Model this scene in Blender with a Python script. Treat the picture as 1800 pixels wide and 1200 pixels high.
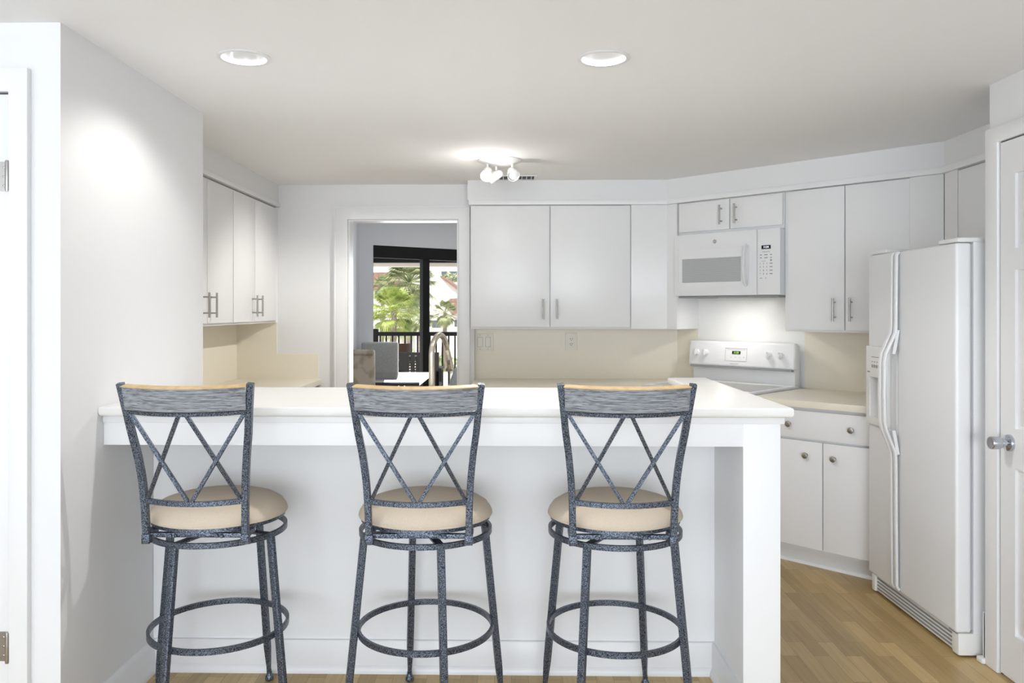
import bpy, bmesh, math, random
from mathutils import Vector, Matrix
random.seed(7)
PI = math.pi
for o in list(bpy.data.objects): bpy.data.objects.remove(o)
SC = bpy.context.scene
COL = SC.collection
H = 2.2745          # kitchen ceiling height
# ------------------------------------------------------------------ camera
cam = bpy.data.objects.new('camera', bpy.data.cameras.new('camera'))
COL.objects.link(cam)
cam.location = (0, 0, 1.39); cam.rotation_euler = (PI/2, 0, 0.0177)
cam.data.sensor_width = 36; cam.data.lens = 28.11
cam.data.shift_x = 0.01423; cam.data.shift_y = -0.0305
cam.data.clip_start = 0.05; cam.data.clip_end = 500
SC.camera = cam
# ------------------------------------------------------------------ view
SC.view_settings.view_transform = 'Standard'; SC.view_settings.look = 'None'
SC.view_settings.gamma = 1; SC.view_settings.use_curve_mapping = False
SC.view_settings.exposure = 0.08
# ------------------------------------------------------------------ sky and sun
w = bpy.data.worlds.new('sky'); SC.world = w; w.use_nodes = True
bg = w.node_tree.nodes['Background']; bg.inputs[0].default_value = (0.86, 0.93, 1, 1); bg.inputs[1].default_value = 1.35
def light(name, kind, loc, energy, color=(1,1,1), rot=(0,0,0), **kw):
    l = bpy.data.lights.new(name, kind); l.energy = energy; l.color = color
    for k, v in kw.items(): setattr(l, k, v)
    o = bpy.data.objects.new(name, l); COL.objects.link(o); o.location = loc; o.rotation_euler = rot
    return o
def aim(loc, target):
    return (Vector(target)-Vector(loc)).to_track_quat('-Z', 'Y').to_euler()
light('sun', 'SUN', (0,-20,30), 5.0, (1,.96,.9), aim((-22,-9,26),(0,0,0)), angle=.01)
# added fill lights behind the camera, unseen: one frontal, one aimed at the ceiling
light('unseen_front_fill', 'AREA', (-.3,-6.85,1.15), 240, (.85,.925,1), aim((-.3,-6.85,1.15),(.3,0,1.3)), shape='RECTANGLE', size=4.0, size_y=2.0)
light('side_ceiling_fill', 'AREA', (-3.85,-2.4,1.3), 120, (.85,.925,1), aim((-3.85,-2.4,1.3),(0,-3.6,5.6)), shape='RECTANGLE', size=3.6, size_y=1.9)
# daylight entering the dining room through its slider
light('dining_daylight', 'AREA', (-.45,8.85,1.15), 46, (.9,.95,1), aim((-.45,8.85,1.15),(.2,7.6,1.2)), shape='RECTANGLE', size=2.0, size_y=1.7)

# ------------------------------------------------------------------ materials
def mat(name, col, rough=.5, metal=0, emit=0, noise=None, bump=0, bscale=200, spec=.5, coat=0, ecol=None, trans=0):
    m = bpy.data.materials.new(name); m.use_nodes = True
    nt = m.node_tree; b = nt.nodes['Principled BSDF']
    b.inputs['Base Color'].default_value = (*col, 1); b.inputs['Roughness'].default_value = rough
    b.inputs['Metallic'].default_value = metal; b.inputs['Specular IOR Level'].default_value = spec
    b.inputs['Coat Weight'].default_value = coat
    if trans: b.inputs['Transmission Weight'].default_value = trans
    if emit:
        b.inputs['Emission Color'].default_value = (*(ecol or col), 1); b.inputs['Emission Strength'].default_value = emit
    tc = nt.nodes.new('ShaderNodeTexCoord')
    nz = nt.nodes.new('ShaderNodeTexNoise'); nz.inputs['Scale'].default_value = bscale; nz.inputs['Detail'].default_value = 3
    nt.links.new(tc.outputs['Object'], nz.inputs['Vector'])
    if noise:
        c2, lo, hi = noise
        r = nt.nodes.new('ShaderNodeValToRGB'); r.color_ramp.elements[0].position = lo; r.color_ramp.elements[1].position = hi
        r.color_ramp.elements[0].color = (*col, 1); r.color_ramp.elements[1].color = (*c2, 1)
        nt.links.new(nz.outputs['Fac'], r.inputs[0]); nt.links.new(r.outputs[0], b.inputs['Base Color'])
    if bump:
        bp = nt.nodes.new('ShaderNodeBump'); bp.inputs['Strength'].default_value = bump; bp.inputs['Distance'].default_value = .002
        nt.links.new(nz.outputs['Fac'], bp.inputs['Height']); nt.links.new(bp.outputs[0], b.inputs['Normal'])
    return m
M = {}
M['wall']   = mat('wall_paint', (.835,.835,.84), .6, bump=.05, bscale=60)
M['ceil']   = mat('ceiling_paint', (.95,.95,.95), .8, bump=.08, bscale=40)
M['trim']   = mat('trim_paint', (.86,.86,.865), .35, bump=.02, bscale=30)
M['cab']    = mat('cabinet_laminate', (.87,.87,.875), .3, bump=.015, bscale=20)
M['bar']    = mat('bar_panel_paint', (.92,.925,.935), .45, bump=.03, bscale=40)
M['top']    = mat('bar_top_laminate', (.90,.89,.87), .35, noise=((.88,.87,.84),.45,.55), bscale=300)
M['beige']  = mat('beige_laminate', (.89,.835,.71), .3, noise=((.87,.815,.685),.45,.55), bscale=300)
M['appl']   = mat('appliance_enamel', (.87,.875,.885), .36, bump=.01, bscale=300)
M['fridge'] = mat('fridge_textured_enamel', (.86,.865,.875), .34, bump=.06, bscale=400)
M['grayglass'] = mat('oven_window_glass', (.60,.61,.62), .25, noise=((.55,.56,.57),.3,.7), bscale=600)
M['cook']   = mat('cooktop_glass', (.42,.40,.36), .08, noise=((.48,.46,.42),.3,.7), bscale=500)
M['seam']   = mat('dark_gap', (.10,.10,.105), .7)
M['seamg']  = mat('grey_gap', (.30,.30,.31), .6)
M['nickel'] = mat('brushed_nickel', (.40,.385,.365), .33, 1, bump=.05, bscale=500)
M['faucet'] = mat('warm_nickel', (.62,.56,.47), .22, 1, bump=.02, bscale=300)
M['chrome'] = mat('chrome', (.55,.57,.62), .12, 1)
M['pewter'] = mat('hammered_pewter', (.016,.021,.034), .34, .65, noise=((.25,.29,.36),.40,.68), bump=.5, bscale=330)
M['seat']   = mat('seat_fabric', (.60,.50,.39), .85, noise=((.70,.60,.48),.35,.65), bump=.4, bscale=700)
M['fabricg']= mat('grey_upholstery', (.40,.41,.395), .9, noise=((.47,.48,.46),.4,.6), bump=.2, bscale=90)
M['fabricb']= mat('blue_grey_upholstery', (.40,.43,.45), .8, noise=((.46,.49,.51),.4,.6), bump=.2, bscale=90)
M['floral'] = mat('floral_upholstery', (.58,.52,.43), .9, noise=((.42,.35,.27),.50,.60), bump=.1, bscale=9)
M['black']  = mat('black_metal', (.006,.006,.007), .5, spec=.2)
M['dark']   = mat('dark_wicker', (.012,.012,.014), .6)
M['brown']  = mat('brown_wood', (.07,.03,.015), .5)
M['dtable'] = mat('dark_table_glass', (.02,.022,.04), .06, coat=.6)
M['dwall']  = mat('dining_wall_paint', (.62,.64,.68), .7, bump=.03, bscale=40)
M['white']  = mat('white_plastic', (.86,.86,.84), .3)
M['ivory']  = mat('ivory_plastic', (.90,.87,.79), .35)
M['print']  = mat('grey_print', (.30,.30,.31), .5)
M['slot']   = mat('outlet_slot', (.03,.03,.03), .6)
M['stucco'] = mat('stucco', (.86,.82,.76), .9, bump=.3, bscale=4)
M['roof']   = mat('brown_shingles', (.30,.17,.13), .9, noise=((.38,.24,.19),.4,.6), bscale=6)
M['wglass'] = mat('far_window_glass', (.12,.14,.16), .1)
M['frond']  = mat('palm_leaf', (.20,.30,.05), .55, noise=((.58,.62,.20),.3,.7), bscale=2)
M['frond2'] = mat('palm_leaf_grey_green', (.15,.20,.08), .6, noise=((.50,.52,.28),.3,.7), bscale=2)
M['trunk']  = mat('palm_bark', (.22,.19,.15), .95, noise=((.34,.30,.24),.4,.6), bscale=12)
M['grass']  = mat('pale_paving', (.62,.58,.52), .95, noise=((.70,.66,.60),.4,.6), bscale=1.5)
M['bulb']   = mat('glowing_bulb', (1,1,1), .3, emit=8, ecol=(1,.96,.9))
M['lens']   = mat('lamp_lens', (.85,.85,.85), .15)
M['lensdown'] = mat('recessed_bulb_glow', (1,1,1), .3, emit=1.0, ecol=(1,.97,.93))
M['refl']   = mat('reflector_white', (.9,.9,.9), .12, .5)
M['lcdb']   = mat('display_black', (.004,.004,.004), .2)
M['lcdw']   = mat('display_digits_white', (.8,.9,1), .4, emit=1.2)
M['lcdg']   = mat('display_digits_green', (.45,.9,.1), .4, emit=.8)
M['steel']  = mat('stainless_steel', (.5,.5,.5), .3, 1)
M['slate']  = mat('plain_grey', (.5,.5,.52), .4)  # plain grey of the panel print, ice chute and door gasket
# glass with transparency for the slider
def glass_mat():
    m = bpy.data.materials.new('clear_glass'); m.use_nodes = True; nt = m.node_tree
    for n in list(nt.nodes): nt.nodes.remove(n)
    out = nt.nodes.new('ShaderNodeOutputMaterial'); mx = nt.nodes.new('ShaderNodeMixShader')
    tr = nt.nodes.new('ShaderNodeBsdfTransparent'); gl = nt.nodes.new('ShaderNodeBsdfGlossy'); gl.inputs['Roughness'].default_value = .02
    fr = nt.nodes.new('ShaderNodeFresnel'); fr.inputs[0].default_value = 1.2
    nt.links.new(fr.outputs[0], mx.inputs[0]); nt.links.new(tr.outputs[0], mx.inputs[1]); nt.links.new(gl.outputs[0], mx.inputs[2]); nt.links.new(mx.outputs[0], out.inputs[0])
    return m
M['glass'] = glass_mat()
def wood_rail():
    m = bpy.data.materials.new('weathered_grey_oak'); m.use_nodes = True; nt = m.node_tree; b = nt.nodes['Principled BSDF']
    tc = nt.nodes.new('ShaderNodeTexCoord'); mp = nt.nodes.new('ShaderNodeMapping'); mp.inputs['Scale'].default_value = (16, 60, 420)
    nz = nt.nodes.new('ShaderNodeTexNoise'); nz.inputs['Scale'].default_value = 1; nz.inputs['Detail'].default_value = 5; nz.inputs['Distortion'].default_value = 1.2
    r = nt.nodes.new('ShaderNodeValToRGB'); r.color_ramp.elements[0].position = .33; r.color_ramp.elements[1].position = .7
    r.color_ramp.elements[0].color = (.07,.078,.09,1); r.color_ramp.elements[1].color = (.46,.48,.51,1)
    nt.links.new(tc.outputs['Object'], mp.inputs[0]); nt.links.new(mp.outputs[0], nz.inputs['Vector']); nt.links.new(nz.outputs['Fac'], r.inputs[0])
    nt.links.new(r.outputs[0], b.inputs['Base Color'])
    bp = nt.nodes.new('ShaderNodeBump'); bp.inputs['Strength'].default_value = .4; bp.inputs['Distance'].default_value = .002
    nt.links.new(nz.outputs['Fac'], bp.inputs['Height']); nt.links.new(bp.outputs[0], b.inputs['Normal'])
    b.inputs['Roughness'].default_value = .6
    return m
M['oak'] = wood_rail()
M['oaktop'] = mat('warm_lit_oak_edge', (.62,.42,.20), .45, noise=((.72,.52,.28),.35,.65), bscale=40)  # warm lamp glow on the rail's top face, put into the colour
def floor_mat():
    m = bpy.data.materials.new('parquet_floor'); m.use_nodes = True; nt = m.node_tree; b = nt.nodes['Principled BSDF']
    tc = nt.nodes.new('ShaderNodeTexCoord'); mp = nt.nodes.new('ShaderNodeMapping'); mp.inputs['Rotation'].default_value = (0,0,PI/2)
    br = nt.nodes.new('ShaderNodeTexBrick'); br.inputs['Scale'].default_value = 1
    br.inputs['Brick Width'].default_value = .36; br.inputs['Row Height'].default_value = .064; br.inputs['Mortar Size'].default_value = .0008
    br.offset = .37; br.inputs['Mortar Smooth'].default_value = .3; br.inputs['Bias'].default_value = 0
    br.inputs['Color1'].default_value = (.44,.30,.115,1); br.inputs['Color2'].default_value = (.66,.475,.21,1); br.inputs['Mortar'].default_value = (.30,.16,.06,1)
    nt.links.new(tc.outputs['Object'], mp.inputs[0]); nt.links.new(mp.outputs[0], br.inputs['Vector'])
    mp2 = nt.nodes.new('ShaderNodeMapping'); mp2.inputs['Scale'].default_value = (60, 3, 1)
    nz = nt.nodes.new('ShaderNodeTexNoise'); nz.inputs['Scale'].default_value = 1; nz.inputs['Detail'].default_value = 5
    nt.links.new(tc.outputs['Object'], mp2.inputs[0]); nt.links.new(mp2.outputs[0], nz.inputs['Vector'])
    mx = nt.nodes.new('ShaderNodeMix'); mx.data_type = 'RGBA'; mx.blend_type = 'MULTIPLY'; mx.inputs[0].default_value = .45
    rr = nt.nodes.new('ShaderNodeValToRGB'); rr.color_ramp.elements[0].position = .3; rr.color_ramp.elements[1].position = .7
    rr.color_ramp.elements[0].color = (.62,.55,.45,1); rr.color_ramp.elements[1].color = (1,1,1,1)
    nt.links.new(nz.outputs['Fac'], rr.inputs[0]); nt.links.new(br.outputs['Color'], mx.inputs[6]); nt.links.new(rr.outputs[0], mx.inputs[7])
    nt.links.new(mx.outputs[2], b.inputs['Base Color']); b.inputs['Roughness'].default_value = .32
    return m
M['floor'] = floor_mat()

# ------------------------------------------------------------------ mesh helpers
def merge(bm, t, mtx=None):
    if mtx is not None: t.transform(mtx)
    me = bpy.data.meshes.new('t'); t.to_mesh(me); t.free(); bm.from_mesh(me); bpy.data.meshes.remove(me)
def box(bm, x0, x1, y0, y1, z0, z1, bev=0, seg=2, mtx=None):
    t = bmesh.new(); bmesh.ops.create_cube(t, size=1)
    for v in t.verts:
        v.co = Vector(((x0+x1)/2+v.co.x*(x1-x0), (y0+y1)/2+v.co.y*(y1-y0), (z0+z1)/2+v.co.z*(z1-z0)))
    if bev: bmesh.ops.bevel(t, geom=list(t.edges), offset=bev, segments=seg, profile=.6, affect='EDGES')
    merge(bm, t, mtx)
def prism(bm, pts, z0, z1, holes=(), bev=0, mtx=None, circ=None):
    """polygon (with holes) in xy extruded along z"""
    t = bmesh.new(); es = []
    for loop in [pts]+list(holes):
        vs = [t.verts.new((p[0], p[1], z0)) for p in loop]
        es += [t.edges.new((vs[i], vs[(i+1) % len(vs)])) for i in range(len(vs))]
    if holes: bmesh.ops.triangle_fill(t, use_beauty=True, edges=es)
    else: t.faces.new(vs)
    r = bmesh.ops.extrude_face_region(t, geom=list(t.faces))
    for v in [g for g in r['geom'] if isinstance(g, bmesh.types.BMVert)]: v.co.z = z1
    bmesh.ops.recalc_face_normals(t, faces=t.faces)
    if bev: bmesh.ops.bevel(t, geom=[e for e in t.edges if e.calc_face_angle(0) > .5], offset=bev, segments=2, profile=.6, affect='EDGES')
    merge(bm, t, mtx)
# maps local (x, y, z) of a prism so that the polygon stands in the xz plane and the extrusion runs along y
XZ = Matrix(((1,0,0,0),(0,0,1,0),(0,1,0,0),(0,0,0,1)))
YZ = Matrix(((0,0,1,0),(1,0,0,0),(0,1,0,0),(0,0,0,1)))    # polygon (y,z), extrusion along x
def sweep(bm, pts, prof, up=(0,0,1), closed=False, scales=None, cap=True):
    pts = [Vector(p) for p in pts]; n = len(pts); up = Vector(up); rings = []
    t = bmesh.new()
    for i, p in enumerate(pts):
        a = pts[(i-1) % n] if (closed or i > 0) else p
        b = pts[(i+1) % n] if (closed or i < n-1) else p
        tg = (b-a).normalized(); s = tg.cross(up).normalized(); u = s.cross(tg).normalized()
        k = scales[i] if scales else 1
        rings.append([t.verts.new(p+s*(q[0]*k)+u*(q[1]*k)) for q in prof])
    m = len(prof)
    for i in range(n if closed else n-1):
        A, B = rings[i], rings[(i+1) % n]
        for j in range(m): t.faces.new((A[j], A[(j+1) % m], B[(j+1) % m], B[j]))
    if cap and not closed: t.faces.new(rings[0]); t.faces.new(rings[-1])
    bmesh.ops.recalc_face_normals(t, faces=t.faces)
    merge(bm, t)
def circ(r, n=12, a0=0): return [(r*math.cos(a0+2*PI*i/n), r*math.sin(a0+2*PI*i/n)) for i in range(n)]
def rect(a, b, c=0):
    a /= 2; b /= 2
    if not c: return [(-a,-b),(a,-b),(a,b),(-a,b)]
    return [(-a+c,-b),(a-c,-b),(a,-b+c),(a,b-c),(a-c,b),(-a+c,b),(-a,b-c),(-a,-b+c)]
def lathe(bm, prof, n=32, mtx=None):
    t = bmesh.new(); rings = []
    for r, z in prof:
        rings.append([t.verts.new((0,0,z))] if r < 1e-6 else [t.verts.new((r*math.cos(2*PI*i/n), r*math.sin(2*PI*i/n), z)) for i in range(n)])
    for A, B in zip(rings, rings[1:]):
        for i in range(n):
            j = (i+1) % n
            if len(A) == 1 and len(B) == 1: continue
            if len(A) == 1: t.faces.new((A[0], B[j], B[i]))
            elif len(B) == 1: t.faces.new((A[i], A[j], B[0]))
            else: t.faces.new((A[i], A[j], B[j], B[i]))
    bmesh.ops.recalc_face_normals(t, faces=t.faces)
    merge(bm, t, mtx)
def T(x=0, y=0, z=0): return Matrix.Translation((x, y, z))
def R(a, ax): return Matrix.Rotation(a, 4, ax)
def tag(o, label=None, cat=None, group=None, kind=None):
    if label: o['label'] = label
    if cat: o['category'] = cat
    if group: o['group'] = group
    if kind: o['kind'] = kind
    return o
def obj(name, bm, m, parent=None, smooth=35):
    me = bpy.data.meshes.new(name); bm.to_mesh(me); bm.free()
    me.materials.append(m if not isinstance(m, str) else M[m])
    if smooth:
        for p in me.polygons: p.use_smooth = True
        me.set_sharp_from_angle(angle=math.radians(smooth))
    o = bpy.data.objects.new(name, me); COL.objects.link(o)
    if parent: o.parent = parent
    return o
def NB(fn, *a, **k):
    bm = bmesh.new(); fn(bm, *a, **k); return bm
def bx(name, m, parent, *a, **k): return obj(name, NB(box, *a, **k), m, parent)
def empty(name, loc, rz, label, cat, group=None):
    o = bpy.data.objects.new(name, None); COL.objects.link(o); o.location = loc; o.rotation_euler = (0,0,rz)
    o.empty_display_size = .1
    return tag(o, label, cat, group)
def struct(name, bm, m, parent=None):
    o = obj(name, bm, m, parent)
    if not parent: o['kind'] = 'structure'
    return o
def text_bm(s, size, depth=.0006):
    c = bpy.data.curves.new('t', 'FONT'); c.body = s; c.size = size; c.extrude = depth; c.align_x = 'CENTER'; c.align_y = 'CENTER'
    o = bpy.data.objects.new('t', c); COL.objects.link(o)
    bpy.context.view_layer.update()
    me = bpy.data.meshes.new_from_object(o); bm = bmesh.new(); bm.from_mesh(me)
    bpy.data.objects.remove(o); bpy.data.meshes.remove(me)
    bm.transform(R(PI/2, 'X'))          # stands up, reads from -y
    return bm
def text(bm, s, size, x, y, z, depth=.0006):
    t = text_bm(s, size, depth); merge(bm, t, T(x, y, z))

# ------------------------------------------------------------------ room shell
XL, XK, XD, XR = -1.3865, -1.95, 1.88, 2.56     # stub wall face, kitchen left wall, door wall face, kitchen right wall
YB, YR = 5.618, 5.70                             # back wall by the doorway, back wall behind the cabinets
SD = 6.88                                        # diagonal wall: x + y = SD
struct('floor', NB(box, -4.1, 2.8, -7.1, 5.74, -.1, 0), 'floor')
CANS = [(-.936, 2.783), (.323, 2.812)]
bm = bmesh.new()
prism(bm, [(-4.1,-7.1),(2.8,-7.1),(2.8,5.8),(-4.1,5.8)], H, H+.02, holes=[[(cx+.078*math.cos(2*PI*i/40), cy+.078*math.sin(2*PI*i/40)) for i in range(40)] for cx, cy in CANS])
struct('ceiling', bm, 'ceil')
struct('wall_left', NB(prism, [(-4.1,2.434),(XL,2.434),(XL,3.569),(-4.1,3.569)], 0, H), 'wall')
struct('wall_kitchen_left', NB(box, XK-.12, XK, 3.569, YB+.12, 0, H), 'wall')
bm = bmesh.new()
prism(bm, [(XK,0),(-1.152,0),(-1.152,2.028),(-.373,2.028),(-.373,0),(-.262,0),(-.262,H),(XK,H)], YB, YB+.12, mtx=XZ)
struct('wall_back', bm, 'wall')
struct('wall_kitchen_back', NB(prism, [(-.262,YR),(SD-YR,YR),(XR,SD-XR),(XR,SD-XR+.17),(SD-YR+.05,YR+.12),(-.262,YR+.12)], 0, H), 'wall')
struct('wall_kitchen_right', NB(box, XR, XR+.12, 3.178, SD-XR+.1, 0, H), 'wall')
struct('wall_right', NB(box, XD, 2.68, -7.1, 3.178, 0, H), 'wall')
struct('wall_living_left', NB(prism, [(-7.1,0),(2.434,0),(2.434,H),(-7.1,H)], -4.12, -4.0, holes=[[(-4.3,.3),(-.5,.3),(-.5,2.1),(-4.3,2.1)]], mtx=YZ), 'wall')
struct('wall_behind', NB(prism, [(-4.0,0),(XD,0),(XD,H),(-4.0,H)], -7.12, -7.0, holes=[[(-3.7,.1),(1.7,.1),(1.7,2.15),(-3.7,2.15)]], mtx=XZ), 'wall')
# soffits
YC = 5.44; SC_ = 6.494; XF2 = 2.265              # upper cabinet fronts: back run, diagonal run, right run
cornerA = (SC_-YC, YC); cornerB = (XF2, SC_-XF2)
def front_poly(off, z0, z1, x0=-.285, yend=3.178):
    """closed outline of the upper run (cabinet fronts moved into the room by off)"""
    y = YC-off; s = SC_-off*1.414*1.0; x = XF2-off
    return [(x0, YR), (x0, y), (s-y, y), (x, s-x), (x, yend), (XR, yend), (XR, SD-XR), (SD-YR, YR)]
struct('wall_soffit_right', NB(prism, front_poly(0, 0, 0, -.30), 2.139, H), 'wall')
struct('wall_soffit_left', NB(prism, [(XK,3.569),(-1.646,3.569),(-1.646,YB),(XK,YB)], 2.142, H), 'wall')
tr = obj('trim_1', NB(prism, front_poly(.016, 0, 0, -.292), 2.106, 2.139, bev=.003), 'trim'); tag(tr, kind='structure')
tr = obj('trim_2', NB(prism, [(XK,3.569),(-1.632,3.569),(-1.632,YB),(XK,YB)], 2.114, 2.142, bev=.003), 'trim'); tag(tr, kind='structure')

# doorway casing to the dining room
bm = bmesh.new()
prism(bm, [(-1.241,0),(-1.241,2.113),(-.300,2.113),(-.300,0),(-.372,0),(-.372,2.028),(-1.153,2.028),(-1.153,0)], YB-.02, YB, mtx=XZ, bev=.004)
prism(bm, [(-1.247,0),(-1.247,2.119),(-.294,2.119),(-.294,0),(-.303,0),(-.303,2.110),(-1.238,2.110),(-1.238,0)], YB-.026, YB, mtx=XZ)
prism(bm, [(-1.1515,0),(-1.1515,2.0275),(-.3735,2.0275),(-.3735,0),(-.384,0),(-.384,2.018),(-1.141,2.018),(-1.141,0)], YB-.004, YB+.125, mtx=XZ)
struct('trim_3', bm, 'trim')

# left door: slab in a casing, hinges on the jamb
d1 = struct('door_1', NB(box, -2.34, -1.541, 2.426, 2.45, .01, 2.052, .002), 'trim')
bm = bmesh.new()
prism(bm, [(-2.42,0),(-2.42,2.13),(-1.477,2.13),(-1.477,0),(-1.536,0),(-1.536,2.058),(-2.345,2.058),(-2.345,0)], 2.412, 2.436, mtx=XZ, bev=.003)
struct('trim_4', bm, 'trim')
bm = bmesh.new()   # stop of the jamb, seen as a dark line round the slab
prism(bm, [(-2.345,0),(-2.345,2.058),(-1.536,2.058),(-1.536,0),(-1.541,0),(-1.541,2.052),(-2.34,2.052),(-2.34,0)], 2.430, 2.436, mtx=XZ)
o = obj('door_gap', bm, 'seam', d1)
for zc in (1.80, .36):
    hb = bmesh.new()
    lathe(hb, [(0,-.047),(.006,-.047),(.007,-.04),(.007,.04),(.006,.047),(0,.047)], 12, T(-1.539, 2.414, zc))
    box(hb, -1.575, -1.539, 2.4235, 2.4265, zc-.045, zc+.045)
    for k in (-.028, 0, .028): lathe(hb, [(0,0),(.0035,0),(0,.002)], 8, T(-1.557, 2.4235, zc+k) @ R(PI/2,'X'))
    tag(obj('hinge', hb, 'nickel', d1), 'brushed metal door hinge')

# right door on the wall x = XD (six panel), casing, knob
def on_right(bm): bm.transform(Matrix(((0,1,0,XD),(-1,0,0,0),(0,0,1,0),(0,0,0,1)))); return bm
# local: x -> -Y ; y -> into the wall ; local x of a point = -Y
bm = bmesh.new()
panels = []
for (za, zb) in ((1.62, 1.90), (.95, 1.54), (.18, .80)):
    for (xa, xb) in ((-3.000, -2.70), (-2.61, -2.32)): panels.append((xa, xb, za, zb))
prism(bm, [(-3.088,.01),(-2.27,.01),(-2.27,2.028),(-3.088,2.028)], -.012, .02, mtx=XZ, holes=[[(a,c),(b,c),(b,d),(a,d)] for a,b,c,d in panels])
for a, b, c, d in panels:
    box(bm, a-.001, b+.001, -.001, .01, c-.001, d+.001)
    t = bmesh.new()   # raised field with sloping sides
    v = [t.verts.new(p) for p in ((a+.012,-.001,c+.012),(b-.012,-.001,c+.012),(b-.012,-.001,d-.012),(a+.012,-.001,d-.012),
                                  (a+.04,-.010,c+.04),(b-.04,-.010,c+.04),(b-.04,-.010,d-.04),(a+.04,-.010,d-.04))]
    for q in ((4,5,6,7),(0,1,5,4),(1,2,6,5),(2,3,7,6),(3,0,4,7)): t.faces.new([v[i] for i in q])
    merge(bm, t)
bmesh.ops.recalc_face_normals(bm, faces=bm.faces)
d2 = struct('door_2', on_right(bm), 'trim')
bm = bmesh.new()
prism(bm, [(-3.174,0),(-3.174,2.095),(-2.19,2.095),(-2.19,0),(-2.262,0),(-2.262,2.034),(-3.095,2.034),(-3.095,0)], -.022, 0, mtx=XZ, bev=.005)
struct('trim_5', on_right(bm), 'trim')
bm = bmesh.new()
prism(bm, [(-3.095,0),(-3.095,2.034),(-2.262,2.034),(-2.262,0),(-2.27,0),(-2.27,2.028),(-3.088,2.028),(-3.088,0)], -.006, 0, mtx=XZ)
obj('door_gap', on_right(bm), 'seam', d2)
kb = bmesh.new()
MK = T(XD-.012, 3.030, .893) @ R(-PI/2, 'Y')
lathe(kb, [(0,0),(.031,0),(.032,.004),(.029,.012),(.014,.016),(.013,.03),(.020,.034),(.0235,.042),(.0245,.07),(.022,.074),(0,.072)], 36, MK)
tag(obj('door_knob', kb, 'chrome', d2), 'polished round metal door knob')

# baseboards
def baseboard(name, pts, h=.125):
    bm = bmesh.new()
    # profile swept along the wall foot (side, up)
    sweep(bm, pts, [(0,0),(.022,0),(.022,.018),(.014,.032),(.014,h-.02),(.009,h-.006),(.002,h),(0,h)], up=(0,0,1))
    return struct(name, bm, 'trim')
baseboard('baseboard_left', [(XL,2.434,0),(XL,3.07,0)])
baseboard('baseboard_left_front', [(-1.477,2.434,0),(XL+.012,2.434,0)])
baseboard('baseboard_right_end', [(XD+.3,3.178,0),(XD-.012,3.178,0)][::-1])
bmr = bmesh.new(); box(bmr, XD-.018, XD+.0, 3.172, 3.19, 0, .20, .004); box(bmr, XD-.018, XD+.2, 3.176, 3.196, 0, .20, .004); box(bmr, XD-.035, XD+.2, 3.17, 3.212, 0, .022, .008)
struct('baseboard_right', bmr, 'trim')

# ------------------------------------------------------------------ kitchen worktops and backsplashes
CT = .905
bm = bmesh.new()
prism(bm, [(XK,3.2),(.765,3.2),(.765,3.84),(-1.34,3.84),(-1.34,YB),(XK,YB)], CT-.038, CT, holes=[[(-.629,3.441),(.029,3.441),(.029,3.769),(-.629,3.769)]], bev=.003)
tag(obj('kitchen_worktop', bm, 'beige'), 'cream laminate worktop under the left cabinets, running behind the raised bar', 'countertop')
SF = 5.87    # front edge of the diagonal counters
XLs = -4.276; XRs = -3.200   # x - y of the stove sides
bm = bmesh.new()
prism(bm, [(-.262,YR),(-.262,5.07),((SF+XLs)/2-.0,5.07),((SD+XLs)/2-.003,(SD-XLs)/2-.003),(SD-YR,YR)], CT-.038, CT, bev=.004)
tag(obj('kitchen_worktop', bm, 'beige'), 'cream laminate worktop left of the stove beneath the wide wall cabinet', 'countertop')
bm = bmesh.new()
prism(bm, [((SF+XRs)/2,(SF-XRs)/2),(SF-4.03,4.03),(XR,4.03),(XR,SD-XR),((SD+XRs)/2,(SD-XRs)/2)], CT-.038, CT, bev=.004)
tag(obj('kitchen_worktop', bm, 'beige'), 'cream laminate worktop right of the stove, ending at the fridge', 'countertop')
t_ = .012
bm = bmesh.new()
box(bm, XK, XK+t_, 3.569, YB, CT, 1.303)
prism(bm, [(XK,CT),(-1.361,CT),(-1.361,1.081),(-1.655,1.081),(-1.655,1.303),(XK,1.303)], YB-t_, YB, mtx=XZ)
tag(obj('backsplash', bm, 'beige'), 'cream backsplash wrapping the corner under the left cabinets', 'backsplash')
bm = bmesh.new(); box(bm, -.262, SD-YR-.004, YR-t_, YR, CT, 1.30)
tag(obj('backsplash', bm, 'beige'), 'long cream backsplash with the switches and the outlet on it', 'backsplash')
s2 = SD-t_*1.414
def diag_prism(bm, xa, xb, z0, z1, th=t_):   # slab along the diagonal wall between two x-y values
    s1 = SD-th*1.414
    prism(bm, [((s1+xa)/2,(s1-xa)/2),((s1+xb)/2,(s1-xb)/2),((SD+xb)/2,(SD-xb)/2),((SD+xa)/2,(SD-xa)/2)], z0, z1)
bm = bmesh.new(); diag_prism(bm, -4.513, XLs+.0, CT, 1.30)
tag(obj('backsplash', bm, 'beige'), 'narrow cream backsplash between the corner and the stove', 'backsplash')
bm = bmesh.new(); diag_prism(bm, XRs, XR-(SD-XR), CT, 1.30)
tag(obj('backsplash', bm, 'beige'), 'cream backsplash between the stove and the fridge', 'backsplash')
bm = bmesh.new(); diag_prism(bm, XLs, XRs, CT, 1.52, .006)
tag(obj('backsplash', bm, 'white'), 'white wall panel behind the stove under the microwave', 'backsplash')

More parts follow.
